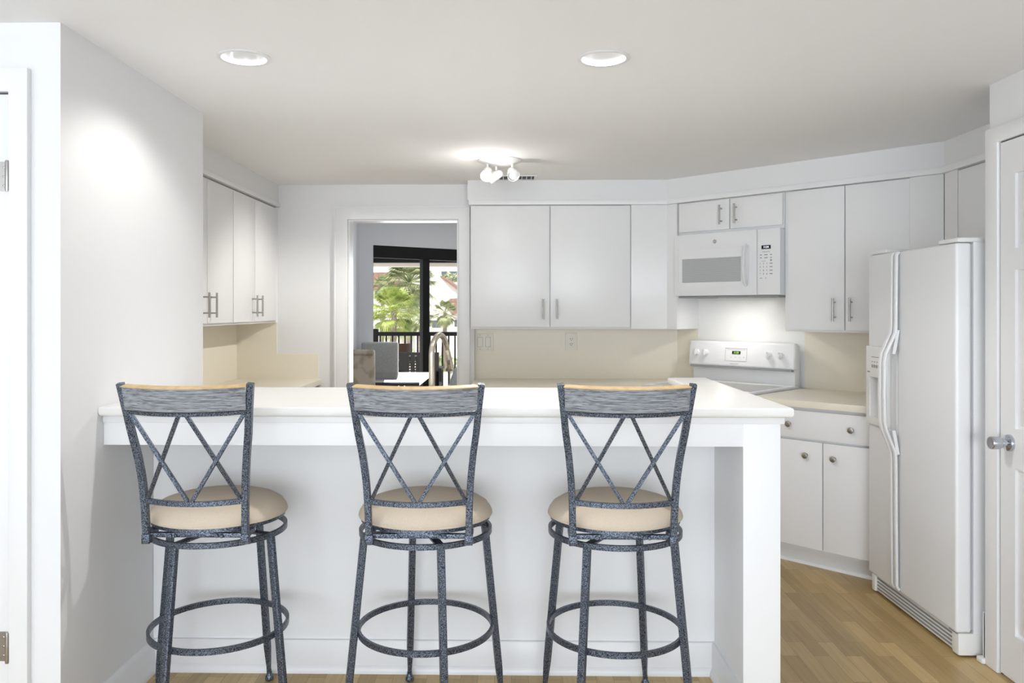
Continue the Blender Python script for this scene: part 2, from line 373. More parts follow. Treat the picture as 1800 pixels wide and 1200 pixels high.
# ------------------------------------------------------------------ cabinets
def bar_handle(parent, x, y, z, L=.135, horizontal=False):
    """bar pull in front of the door face at local y, centred at x, z"""
    bm = bmesh.new()
    sweep(bm, [(x, y-.032, z-L/2), (x, y-.032, z+L/2)], circ(.0058, 12), up=(0,1,0))
    for k in (-.32, .32): sweep(bm, [(x, y, z+k*L), (x, y-.032, z+k*L)], circ(.0045, 10), up=(0,0,1))
    o = obj('handle', bm, 'nickel', parent); o['label'] = 'brushed metal bar handle'; return o
def knob(parent, x, y, z):
    bm = bmesh.new()
    lathe(bm, [(0,0),(.009,0),(.0065,.004),(.006,.012),(.013,.017),(.0165,.022),(.015,.027),(.008,.030),(0,.031)], 24, T(x, y, z) @ R(PI/2, 'X'))
    o = obj('knob', bm, 'nickel', parent); o['label'] = 'round brushed metal knob'; return o
def door(parent, x0, x1, z0, z1, y=0, th=.02, name='door', g=.0028):
    bm = bmesh.new(); box(bm, x0+g, x1-g, y-th, y-.001, z0+g, z1-g, .0022)
    return obj(name, bm, 'cab', parent)
def dark_reveal(parent, x0, x1, z0, z1, y):
    pass
# left wall units, facing +x : local x = world y, local y = -(world x)
for (ya, ym, yb, lab) in ((3.895, 4.303, 4.709, 'white wall cabinet on the left, nearer one beside the wall edge, doors with bar handles'),
                          (4.712, 5.111, 5.571, 'white wall cabinet on the left, farther one next to the back wall')):
    L0 = empty('wall_cabinet', (-1.668, ya, 1.303), PI/2, lab, 'cabinet', 'left wall cabinets')
    W_ = yb-ya; hh = 2.112-1.303
    bx('cabinet_body', 'cab', L0, 0, W_, 0, .28, 0, hh, bev=.001)
    a = door(L0, 0, ym-ya, .012, hh-.006); bar_handle(a, ym-ya-.055, -.02, .115)
    b = door(L0, ym-ya, W_, .012, hh-.006); bar_handle(b, ym-ya+.055, -.02, .115)
L0 = empty('wall_cabinet', (-1.668, 3.575, 1.303), PI/2, 'narrow white wall cabinet hidden mostly behind the left wall edge', 'cabinet', 'left wall cabinets')
bx('cabinet_body', 'cab', L0, 0, .317, 0, .28, 0, .809, bev=.001); door(L0, 0, .317, .012, .803)
bx('filler_strip', 'cab', bpy.data.objects['wall_cabinet.001'], .8605, YB-4.712-.001, -.018, .28, 0, .809)

# back run: wide cabinet with angled end
bc = YC+.02
WC = empty('wall_cabinet', (0,0,0), 0, 'wide white wall cabinet with two doors right of the doorway', 'cabinet')
cd = SC_+.02*1.414
lx = XLs   # x - y on the left side of the microwave bay
bm = bmesh.new()
prism(bm, [(-.280,YR-.001),(-.280,bc),(cd-bc,bc),((cd+lx)/2,(cd-lx)/2),((SD+lx)/2-.002,(SD-lx)/2-.002),(SD-YR-.002,YR-.002)], 1.262, 2.105, bev=.001)
# face filler right of the doors, wrapping the angle
prism(bm, [(.811,YC+.001),(SC_-YC,YC+.001),((SC_+lx)/2,(SC_-lx)/2),((cd+lx)/2,(cd-lx)/2),(cd-bc,bc),(.811,bc)], 1.262, 2.105, bev=.001)
obj('cabinet_body', bm, 'cab', WC)
a = door(WC, -.278, .260, 1.274, 2.102, y=bc); bar_handle(a, .213, bc-.02, 1.398)
b = door(WC, .262, .807, 1.274, 2.102, y=bc); bar_handle(b, .306, bc-.02, 1.398)

# diagonal run: local frame centred on the microwave bay, x to the right, y into the wall
DX, DY = (SC_+(XLs+XRs)/2)/2, (SC_-(XLs+XRs)/2)/2
HW = (XRs-XLs)/1.414/2      # half width .38
C0 = empty('wall_cabinet', (DX, DY, 0), -PI/4, 'short white wall cabinet with two doors above the microwave', 'cabinet')
bx('cabinet_body', 'cab', C0, -HW+.002, HW-.012, .02, .268, 1.888, 2.105, bev=.001)
a = door(C0, -HW+.012, .010, 1.905, 2.100, y=.02); bar_handle(a, -.045, 0, 2.0, .125)
b = door(C0, .012, HW-.014, 1.905, 2.100, y=.02); bar_handle(b, .060, 0, 2.0, .125)
# cabinet right of the microwave on the diagonal
C1 = empty('wall_cabinet', (DX, DY, 0), -PI/4, 'tall white wall cabinet with two doors between the microwave and the fridge', 'cabinet')
def dl(X, Y):   # world -> diagonal local
    dx, dy = X-DX, Y-DY; return ((dx-dy)*.70711, (dx+dy)*.70711)
xe = dl(*cornerB)[0]
bm = bmesh.new()
wc = dl(XR, SD-XR)
prism(bm, [(HW-.008,.02),(xe+.006,.02),(wc[0]-.01,.27),(HW-.008,.27)], 1.262, 2.105, bev=.001)
box(bm, HW+.705, xe-.001, .001, .02, 1.262, 2.105, .001)
obj('cabinet_body', bm, 'cab', C1)
xa = dl(1.655,4.839)[0]; xm = dl(1.90,4.594)[0]; xb = dl(2.147,4.346)[0]
a = door(C1, xa+.004, xm, 1.272, 2.102, y=.02); bar_handle(a, xm-.055, 0, 1.393)
b = door(C1, xm, xb, 1.272, 2.102, y=.02); bar_handle(b, xm+.040, 0, 1.393)
# over the fridge
FY = SC_-XF2
C2 = empty('wall_cabinet', (XF2+.02, FY, 1.70), -PI/2, 'white wall cabinet above the fridge in the right corner', 'cabinet')
bx('cabinet_body', 'cab', C2, .02, FY-3.185, 0, XR-XF2-.025, 0, .405, bev=.001)
bx('filler_strip', 'cab', C2, .004, .125, -.019, -.001, 0, .405)
door(C2, .13, .57, .008, .40); door(C2, .57, 1.01, .008, .40)

# base cabinets ------------------------------------------------------
B1 = empty('base_cabinet', (DX, DY, 0), -PI/4, 'white base cabinet with a drawer and two doors between stove and fridge', 'cabinet')
yf = (5.90-SC_)/1.414      # local y of door fronts
bm = bmesh.new()
pl = [dl((5.93+XRs)/2+.002,(5.93-XRs)/2), dl(5.93-4.035,4.035), dl(XR-.01,4.035), dl(XR-.01,SD-XR-.01), dl((SD+XRs)/2-.005,(SD-XRs)/2-.005)]
pl[0] = (HW+.004, yf+.021); pl[4] = (HW+.004, .255)
prism(bm, pl, .10, CT-.0385)
obj('cabinet_body', bm, 'cab', B1)
bm = bmesh.new()
kf = (6.03-SC_)/1.414; xr_ = dl(6.03-4.04,4.04)[0]
box(bm, HW+.004, xr_, kf, kf+.02, 0, .10)
sweep(bm, [(HW+.004, kf, 0), (xr_, kf, 0)], [(0,0),(.014,0),(.013,.008),(.008,.014),(0,.016)], up=(0,0,1))
obj('toe_kick', bm, 'cab', B1)
x1 = dl(1.644,4.256)[0]; x2 = dl(SF-4.06,4.06)[0]; x0 = x1-(x2-x1)-.02
dr = door(B1, x0, x2, .697, .852, y=yf+.02, name='drawer')
knob(dr, dl(1.515,4.385)[0], yf, .773); knob(dr, dl(1.753,4.147)[0], yf, .773)
a = door(B1, x0, x1, .115, .690, y=yf+.02); knob(a, dl(1.582,4.318)[0], yf, .613)
b = door(B1, x1, x2, .115, .690, y=yf+.02); knob(b, dl(1.688,4.212)[0], yf, .613)
# base under the back worktop
B2 = empty('base_cabinet', (-.255, 5.10, 0), 0, 'white base cabinet below the back worktop left of the stove', 'cabinet')
bm = bmesh.new()
prism(bm, [(0,.021),(1.04,.021),(1.38,.36),(1.38,.50),(1.32,.59),(0,.59)], .10, CT-.0385); box(bm, 0, 1.02, .07, .09, 0, .10)
obj('cabinet_body', bm, 'cab', B2)
for k in range(2):
    q = door(B2, k*.5, k*.5+.5, .115, .69, y=.02); knob(q, k*.5+(.44 if k == 0 else .06), 0, .63)
    q = door(B2, k*.5, k*.5+.5, .697, .852, y=.02, name='drawer'); knob(q, k*.5+.25, 0, .775)
B3 = empty('base_cabinet', (-1.36, 3.90, 0), PI/2, 'white base cabinet under the left worktop along the side wall', 'cabinet')
bx('cabinet_body', 'cab', B3, 0, 1.70, .021, .58, .10, CT-.0385)
for k in range(4): q = door(B3, k*.42, k*.42+.42, .115, .85, y=.02); knob(q, k*.42+(.36 if k % 2 == 0 else .06), 0, .78)
B4 = empty('base_cabinet', (.76, 3.82, 0), PI, 'white sink base cabinet on the kitchen side of the bar', 'cabinet')
bx('cabinet_body', 'cab', B4, 0, 2.0, .021, .62, .10, .70); bx('front_rail', 'cab', B4, 0, 2.0, .002, .03, .70, CT-.0385)
for k in range(4): q = door(B4, k*.5, k*.5+.5, .115, .69, y=.019); knob(q, k*.5+(.44 if k % 2 == 0 else .06), -.001, .63)

# ------------------------------------------------------------------ the breakfast bar
PB = empty('peninsula_base', (0, 3.07, 0), 0, 'white panelled half wall carrying the raised breakfast bar behind the stools', 'breakfast bar')
PB.location = (0,0,0)
bx('back_panel', 'bar', PB, XL+.001, .775, 3.07, 3.19, 0, 1.032)
bx('end_panel', 'bar', PB, .775, .899, 2.69, 3.835, 0, 1.032, bev=.001)
bm = bmesh.new(); box(bm, XL+.001, .7755, 2.6925, 2.712, .933, 1.032, .001); 
obj('apron', bm, 'bar', PB)
bm = bmesh.new(); box(bm, XL+.001, .912, 2.684, 2.698, 1.010, 1.032, .003); box(bm, .899, .912, 2.69, 3.84, 1.010, 1.032, .003)
obj('molding', bm, 'trim', PB)
def bb(pts):
    bm = bmesh.new()
    sweep(bm, pts, [(0,0),(.024,0),(.024,.010),(.020,.022),(.013,.030),(.013,.119),(.010,.124),(0,.125)], up=(0,0,1))
    obj('baseboard', bm, 'trim', PB)
bb([(XL+.012,3.07,0),(.775,3.07,0)])
bb([(.775,3.057,0),(.775,2.69,0)])
bm = bmesh.new()
prism(bm, [(XL+.001,2.656),(.932,2.656),(.932,3.856),(.750,3.856),(.750,3.345),(XL+.001,3.345)], 1.033, 1.067)
bmesh.ops.recalc_face_normals(bm, faces=bm.faces)
es = [e for e in bm.edges if all(abs(v.co.z-1.067) < 1e-4 for v in e.verts) and e.calc_face_angle(0) > .5]
bmesh.ops.bevel(bm, geom=es, offset=.007, segments=4, profile=.5, affect='EDGES')
es = [e for e in bm.edges if all(abs(v.co.z-1.033) < 1e-4 for v in e.verts) and e.calc_face_angle(0) > .5]
bmesh.ops.bevel(bm, geom=es, offset=.014, segments=4, profile=.5, affect='EDGES')
tag(obj('countertop', bm, 'top'), 'long white raised bar top with rounded edge behind the three stools', 'countertop')

# pale rug added behind the camera, unseen, bounces neutral light upward
tag(obj('bounce_rug', NB(box, -3.4, 1.5, -6.0, .9, .001, .014, .004), mat('pale_bounce_rug', (.78,.78,.80), .95, bump=.3, bscale=300)), 'large pale rug added out of view behind the camera to bounce light onto the ceiling', 'rug')
# sink and faucet
SK = empty('kitchen_sink', (-.30, 3.60, CT), 0, 'stainless steel sink set in the worktop behind the raised bar', 'sink')
bm = bmesh.new()
prism(bm, [(-.36,-.2),(.36,-.2),(.36,.2),(-.36,.2)], .0005, .006, holes=[[(-.33,-.16),(.33,-.16),(.33,.17),(-.33,.17)]])
obj('rim', bm, 'steel', SK)
bm = bmesh.new()
box(bm, -.328, .328, -.158, .168, -.19, -.185)
for q in ((-.328,-.324,-.158,.168),(.324,.328,-.158,.168),(-.324,.324,-.158,-.154),(-.324,.324,.164,.168)): box(bm, *q, -.186, .004)
obj('basin', bm, 'steel', SK)
FA = empty('faucet', (-.342, 3.418, CT+.006), 0, 'brushed nickel gooseneck pull-down faucet rising behind the bar', 'faucet')
bm = bmesh.new(); lathe(bm, [(0,0),(.028,0),(.028,.006),(.022,.012),(.0175,.05),(.0165,.11),(.014,.125),(.0132,.13),(0,.13)], 28)
obj('base', bm, 'faucet', FA)
ang = math.radians(72); ux, uy = math.cos(ang), math.sin(ang); rad = .085
pts = [(0,0,.11),(0,0,.18),(0,0,.24),(0,0,.285)]
for i in range(1, 15):
    a = PI-PI*i/14*.93; pts.append(((rad+rad*math.cos(a))*ux, (rad+rad*math.cos(a))*uy, .285+rad*math.sin(a)))
bm = bmesh.new(); sweep(bm, pts, circ(.0128, 18), up=(-uy, ux, 0)); obj('gooseneck', bm, 'faucet', FA)
e0 = Vector(pts[-1]); dv = (Vector(pts[-1])-Vector(pts[-2])).normalized()
hp = [e0+dv*k for k in (0,.008,.022,.055,.08,.095,.099)]
bm = bmesh.new(); sweep(bm, hp, circ(.0128, 18), up=(-uy, ux, 0), scales=[1,1.12,1.2,1.42,1.6,1.62,1.45]); hd = obj('spray_head', bm, 'faucet', FA)
bm = bmesh.new(); bc_ = e0+dv*.058; lathe(bm, [(0,0),(.007,0),(.006,.003),(0,.004)], 14, Matrix.Translation(bc_+Vector((.002,-.0165,0))) @ R(PI/2,'X') @ Matrix.Diagonal((1,2.0,1,1)))
o = obj('spray_button', bm, 'seam', hd); o['label'] = 'black oval spray button'
bm = bmesh.new(); sweep(bm, [(.016,0,.07),(.04,-.0,.075),(.085,.0,.10)], circ(.005, 10), up=(0,1,0)); obj('lever', bm, 'faucet', FA)

# switches and outlet on the backsplash
yp = YR-t_
def u2x(u): # pixel column of the photograph -> x on the back wall
    a = (u-874.4)/1405.6; c, s = math.cos(.0177), math.sin(.0177); return yp*(c*a-s)/(s*a+c)
zy = lambda v: 1.39-(v-545.1)*yp/1405.6
SW = empty('light_switch', (u2x(851), yp, zy(601)), 0, 'ivory double rocker switch plate near the doorway', 'light switch')
bx('plate', 'ivory', SW, -.066, .066, -.006, -.0005, -.062, .062, bev=.003)
for k in (-1, 1):
    bm = bmesh.new(); box(bm, k*.028-.017, k*.028+.017, -.0095, -.0055, -.034, .034, .002); obj('rocker', bm, 'ivory', SW)
    bm = bmesh.new(); box(bm, k*.028-.0185, k*.028+.0185, -.0065, -.0055, -.0355, .0355); obj('gap', bm, 'seamg', SW)
for k in (-1,1):
    for z in (-.05,.05): obj('screw', NB(lathe, [(0,0),(.003,0),(0,.001)], 8, T(k*.028, -.006, z) @ R(PI/2,'X')), 'nickel', SW)
OU = empty('power_outlet', (u2x(1004), yp, zy(600)), 0, 'ivory power outlet under the middle of the wide wall cabinet', 'outlet')
bx('plate', 'ivory', OU, -.042, .042, -.006, -.0005, -.062, .062, bev=.003)
bm = bmesh.new(); box(bm, -.017, .017, -.0085, -.0055, -.034, .034, .002); obj('socket_face', bm, 'ivory', OU)
bm = bmesh.new()
for z in (-.017,.017):
    box(bm, -.0085, -.0055, -.0092, -.008, z-.002, z+.007); box(bm, .0055, .0085, -.0092, -.008, z-.002, z+.007)
    lathe(bm, [(0,0),(.003,0),(0,.0008)], 10, T(0,-.0085,z-.008) @ R(PI/2,'X'))
obj('slots', bm, 'slot', OU)

# ------------------------------------------------------------------ microwave
MW = empty('microwave', (DX, DY, 1.478), -PI/4, 'white over-the-range microwave with grey window above the stove', 'microwave')
mh = .408; fy = -.035
bx('body', 'appl', MW, -HW+.003, HW-.014, -.01, .262, .004, mh, bev=.003)
xs = .215   # split between door and control panel
dm = bmesh.new()
wx0, wx1, wz0, wz1 = -.318, .108, .092, .248
prism(dm, [(-HW+.003,.006),(xs,.006),(xs,mh),(-HW+.003,mh)], fy, -.011, holes=[[(wx0,wz0),(wx1,wz0),(wx1,wz1),(wx0,wz1)]], mtx=XZ, bev=.0025)
dmo = obj('door', dm, 'appl', MW)
bm = bmesh.new()     # raised rim round the window area
prism(bm, [(-.352,.062),(.165,.062),(.165,.318),(-.352,.318)], fy-.004, fy+.001, holes=[[(-.346,.068),(.159,.068),(.159,.312),(-.346,.312)]], mtx=XZ)
obj('window_rim', bm, 'appl', dmo)
bx('window', 'grayglass', dmo, wx0-.001, wx1+.001, fy+.003, -.012, wz0-.001, wz1+.001)
bm = bmesh.new()
for i in range(19): box(bm, wx0+.004, wx1-.004, fy+.0018, fy+.0032, wz0+.006+i*.008, wz0+.008+i*.008)
obj('window_mesh', bm, 'seamg', dmo)
bm = bmesh.new()
hp = [(.150, fy-.002+0, .072),(.150, fy-.022, .085),(.150, fy-.034, .13),(.150, fy-.038, .19),(.150, fy-.034, .25),(.150, fy-.022, .298),(.150, fy-.002, .312)]
sweep(bm, hp, rect(.034,.012,.004), up=(1,0,0)); bm.transform(Matrix.Identity(4)); obj('handle', bm, 'appl', dmo)
bm = bmesh.new(); lathe(bm, [(0,0),(.0125,0),(.0125,.002),(0,.002)], 28, T(-.075, fy, .352) @ R(PI/2,'X')); em = obj('emblem', bm, 'print', dmo); em['label'] = 'small round dark maker emblem'
bm = bmesh.new(); lathe(bm, [(.0098,0),(.0108,0),(.0108,.0008),(.0098,.0008),(.0098,0)], 28, T(-.075, fy-.002, .352) @ R(PI/2,'X')); text(bm, 'GE', .011, -.075, fy-.0026, .352); obj('emblem_letters', bm, 'appl', em)
cp = bx('control_panel', 'appl', MW, xs+.0035, HW-.014, fy, -.011, .006, mh, bev=.0025)
bx('panel_gap', 'seamg', MW, xs-.001, xs+.0045, fy+.006, -.0105, .01, mh-.004)
bx('display', 'lcdb', cp, .247, .307, fy-.001, fy+.001, .285, .308)
bm = bmesh.new(); text(bm, '11:24', .016, .277, fy-.0015, .2965); obj('display_digits', bm, 'lcdw', cp)
bm = bmesh.new()
def btn(x, z, w, h): box(bm, x-w/2, x+w/2, fy-.0008, fy+.001, z-h/2, z+h/2)
btn(.277,.268,.05,.0025)
for r_ in range(2):
    for c_, w_ in ((.243,.012),(.276,.022),(.309,.012)): btn(c_, .250-r_*.018, w_, .005)
btn(.260,.212,.028,.002); btn(.309,.216,.010,.010)
for r_, row in enumerate(('123','456','789','*0#')):
    for c_, ch in enumerate(row): text(bm, ch, .013, .238+c_*.022, fy-.0008, .197-r_*.021)
    btn(.309, .197-r_*.021, .018, .005)
text(bm, 'ON', .009, .243, fy-.0008, .108); text(bm, '0', .012, .275, fy-.0008, .108)
obj('buttons', bm, 'print', cp)
bm = bmesh.new(); box(bm, -HW+.03, HW-.03, -.025, .24, -.008, .004, .003)
un = obj('vent_base', bm, 'seamg', MW)
bx('hood_lamp', 'lens', un, -.10, .10, .05, .12, -.011, -.0075)

# ------------------------------------------------------------------ stove
ST = empty('stove', (DX, DY, 0), -PI/4, 'white electric stove with backguard knobs and green clock', 'stove')
sf = -.41
bx('body', 'appl', ST, -HW+.006, HW-.006, sf+.03, .255, .06, .905, bev=.003)
bx('kick_plate', 'seamg', ST, -HW+.02, HW-.02, sf+.07, .2, 0, .06)
bm = bmesh.new()
prism(bm, [(-HW+.004,sf+.01),(HW-.004,sf+.01),(HW-.004,.18),(-HW+.004,.18)], .905, .922, holes=[[(-HW+.03,sf+.05),(HW-.03,sf+.05),(HW-.03,.14),(-HW+.03,.14)]], bev=.003)
ck = obj('cooktop', bm, 'appl', ST)
bx('glass_surface', 'cook', ck, -HW+.029, HW-.029, sf+.049, .141, .906, .917)
od = bx('oven_door', 'appl', ST, -HW+.008, HW-.008, sf, sf+.029, .26, .87, bev=.005)
bx('oven_window', 'grayglass', od, -.22, .22, sf-.001, sf+.002, .42, .66)
bm = bmesh.new(); sweep(bm, [(-.30,sf-.04,.80),(.30,sf-.04,.80)], circ(.011,14), up=(0,0,1))
for k in (-.28,.28): sweep(bm, [(k,sf,.80),(k,sf-.04,.80)], circ(.009,10), up=(0,0,1))
obj('handle', bm, 'appl', od)
bx('drawer', 'appl', ST, -HW+.008, HW-.008, sf, sf+.029, .07, .25, bev=.005)
# backguard: side profile (y, z) extruded in x
by = .128
bm = bmesh.new()
prism(bm, [(by+.045,.90),(by+.045,1.015),(by+.05,1.03),(by+.07,1.17),(.24,1.17),(.24,.90)], -HW+.02, HW-.02, mtx=YZ, bev=.002)
obj('backguard_support', bm, 'appl', ST)
bm = bmesh.new()
tilt = math.atan2(.018, .155)
pf = [(by,1.022),(by+.004,1.022),(by+.05,1.022),(by+.07,1.188),(by+.024,1.188)]
box(bm, -HW+.004, HW-.004, 0, .05, 0, .165, .016, 4)
bm.transform(T(0, by, 1.022) @ R(-tilt, 'X'))
bgd = obj('backguard', bm, 'appl', ST)
def on_bg(bm): bm.transform(T(0, by, 1.022) @ R(-tilt, 'X')); return bm
bm = bmesh.new(); box(bm, -HW+.025, HW-.02, -.003, .03, -.010, .002); obj('backguard_gap', on_bg(bm), 'seamg', bgd)
bm = bmesh.new(); prism(bm, [(-.10,.038),(.055,.038),(.055,.122),(-.10,.122)], -.002, 0.001, holes=[[(-.098,.040),(.053,.040),(.053,.120),(-.098,.120)]], mtx=XZ)
for i in range(12): box(bm, -.085+i*.011, -.078+i*.011, -.001, .001, .110, .113)
for i in range(4): box(bm, -.06+i*.03, -.05+i*.03, -.001, .001, .062, .065)
box(bm, -.06, .0, -.001, .001, .018, .022)
obj('panel_print', on_bg(bm), 'slate', bgd)
ds = obj('display', on_bg(NB(box, -.050, .010, -.0015, .001, .083, .103)), 'lcdb', bgd)
bm = bmesh.new(); text(bm, '11:23', .017, -.02, -.002, .093); obj('display_digits', on_bg(bm), 'lcdg', ds)
for k in (-.315,-.245,.205,.285):
    bm = bmesh.new()
    lathe(bm, [(0,0),(.023,0),(.0225,.006),(.019,.010),(.018,.022),(.016,.024),(0,.024)], 28, T(k, 0, .085) @ R(PI/2,'X'))
    box(bm, k-.004, k+.004, -.030, -.012, .066, .104, .002)
    kk = obj('control_knob', on_bg(bm), 'appl', bgd)
    bm = bmesh.new(); box(bm, k-.001, k+.001, -.0305, -.029, .092, .103); obj('pointer_mark', on_bg(bm), 'print', kk)

# ------------------------------------------------------------------ fridge (front faces -x)
FW = .780
FR = empty('refrigerator', (1.7746, 4.005, 0), -PI/2, 'white side-by-side refrigerator with ice dispenser on the right', 'refrigerator')
bx('cabinet', 'fridge', FR, .006, FW-.006, .072, .745, .03, 1.665, bev=.004)
sp = .292
# freezer door with the dispenser opening
fz0, fz1 = .10, 1.660
bm = bmesh.new()
dx0, dx1, dz0, dz1 = .045, .200, .868, 1.065
prism(bm, [(0,fz0),(sp-.003,fz0),(sp-.003,fz1),(0,fz1)], 0, .062, holes=[[(dx0,dz0),(dx1,dz0),(dx1,dz1),(dx0,dz1)]], mtx=XZ, bev=.006)
fd = obj('freezer_door', bm, 'fridge', FR)
bm = bmesh.new()
prism(bm, [(.008,.835),(.225,.835),(.225,1.215),(.008,1.215)], -.017, .001, holes=[[(dx0,dz0),(dx1,dz0),(dx1,dz1),(dx0,dz1)]], mtx=XZ, bev=.003)
dp = obj('dispenser', bm, 'white', fd)
bm = bmesh.new()   # recess lining
for q in ((dx0-.001,dx1+.001,.055,.060,dz0-.001,dz1+.001),(dx0-.001,dx0+.001,-.01,.058,dz0,dz1),(dx1-.001,dx1+.001,-.01,.058,dz0,dz1),(dx0,dx1,-.01,.058,dz1-.001,dz1+.001),(dx0,dx1,-.02,.058,dz0-.001,dz0+.004)): box(bm, *q)
obj('recess', bm, 'white', dp)
bm = bmesh.new(); box(bm, .085,.165,.02,.055,.985,1.064,.006); box(bm, .11,.14,.03,.045,.93,.99,.004); obj('chute', bm, 'slate', dp)
bm = bmesh.new()
for i in range(6): box(bm, .072+i*.021, .084+i*.021, -.0185, -.016, 1.112, 1.126)
box(bm, .07, .19, -.018, -.016, 1.162, 1.165); 
for i in range(5): box(bm, .072+i*.025, .082+i*.025, -.0178, -.016, 1.138, 1.142)
box(bm, .024, .05, -.018, -.016, 1.086, 1.092)
obj('buttons', bm, 'print', dp)
bx('refrigerator_door', 'fridge', FR, sp+.003, FW, 0, .062, fz0, fz1, bev=.012, seg=4)
bm = bmesh.new(); box(bm, .012, FW-.012, .058, .076, .11, 1.655); obj('door_gasket', bm, 'slate', FR)
def fhandle(xc, par):
    bm = bmesh.new()
    zz = [(1.655,-.004),(1.64,-.014),(1.50,-.016),(1.32,-.017),(1.285,-.020),(1.24,-.040),(1.19,-.062),(1.15,-.068),(1.0,-.070),(.88,-.068),(.84,-.060),(.79,-.040),(.745,-.022),(.71,-.017),(.45,-.016),(.13,-.014),(.112,-.004)]
    sweep(bm, [(xc, y, z) for z, y in zz], rect(.012,.024,.004), up=(1,0,0))
    # web back to the door under the bowed part
    for za, zb, ya, yb in ((1.30,1.19,-.018,-.058),(.84,.73,-.058,-.018)):
        sweep(bm, [(xc, (ya)/2, za), (xc, (yb)/2, zb)], rect(.014,.018), up=(1,0,0))
    o = obj('handle', bm, 'appl', par); return o
fhandle(sp-.020, fd)
bm = None
rd = bpy.data.objects['refrigerator_door']
fhandle(sp+.022, rd)
for (xa, xb) in ((.0, .16), (FW-.15, FW)):
    bm = bmesh.new(); box(bm, xa, xb, .008, .13, 1.662, 1.682, .008, 3); box(bm, xa+(.0 if xa < .1 else .0), xb, .125, .20, 1.662, 1.675, .005)
    obj('hinge_cover', bm, 'white', FR)
gr = bx('base_grille', 'white', FR, .03, FW-.03, .022, .06, .012, .092, bev=.004)
bm = bmesh.new()
for i in range(4): box(bm, .05, FW-.07, .0195, .0235, .024+i*.016, .031+i*.016)
obj('grille_slots', bm, 'seamg', gr)
bm = bmesh.new(); box(bm, FW-.055, FW-.004, .012, .11, .008, .098, .008); obj('foot_cover', bm, 'white', FR)
bm = bmesh.new(); box(bm, .004, .04, .012, .11, .008, .098, .008); obj('foot_cover', bm, 'white', FR)
bm = bmesh.new(); box(bm, FW-.07, FW-.01, .01, .06, .093, .1005); box(bm, 0.01, .06, .01, .06, .093, .1005); obj('lower_hinge', bm, 'seamg', FR)
bm = bmesh.new()
for a_ in (.05, FW-.05):
    for b_ in (.12, .70): lathe(bm, [(0,0),(.018,0),(.018,.032),(0,.032)], 16, T(a_, b_, 0))
obj('foot', bm, 'seamg', FR)

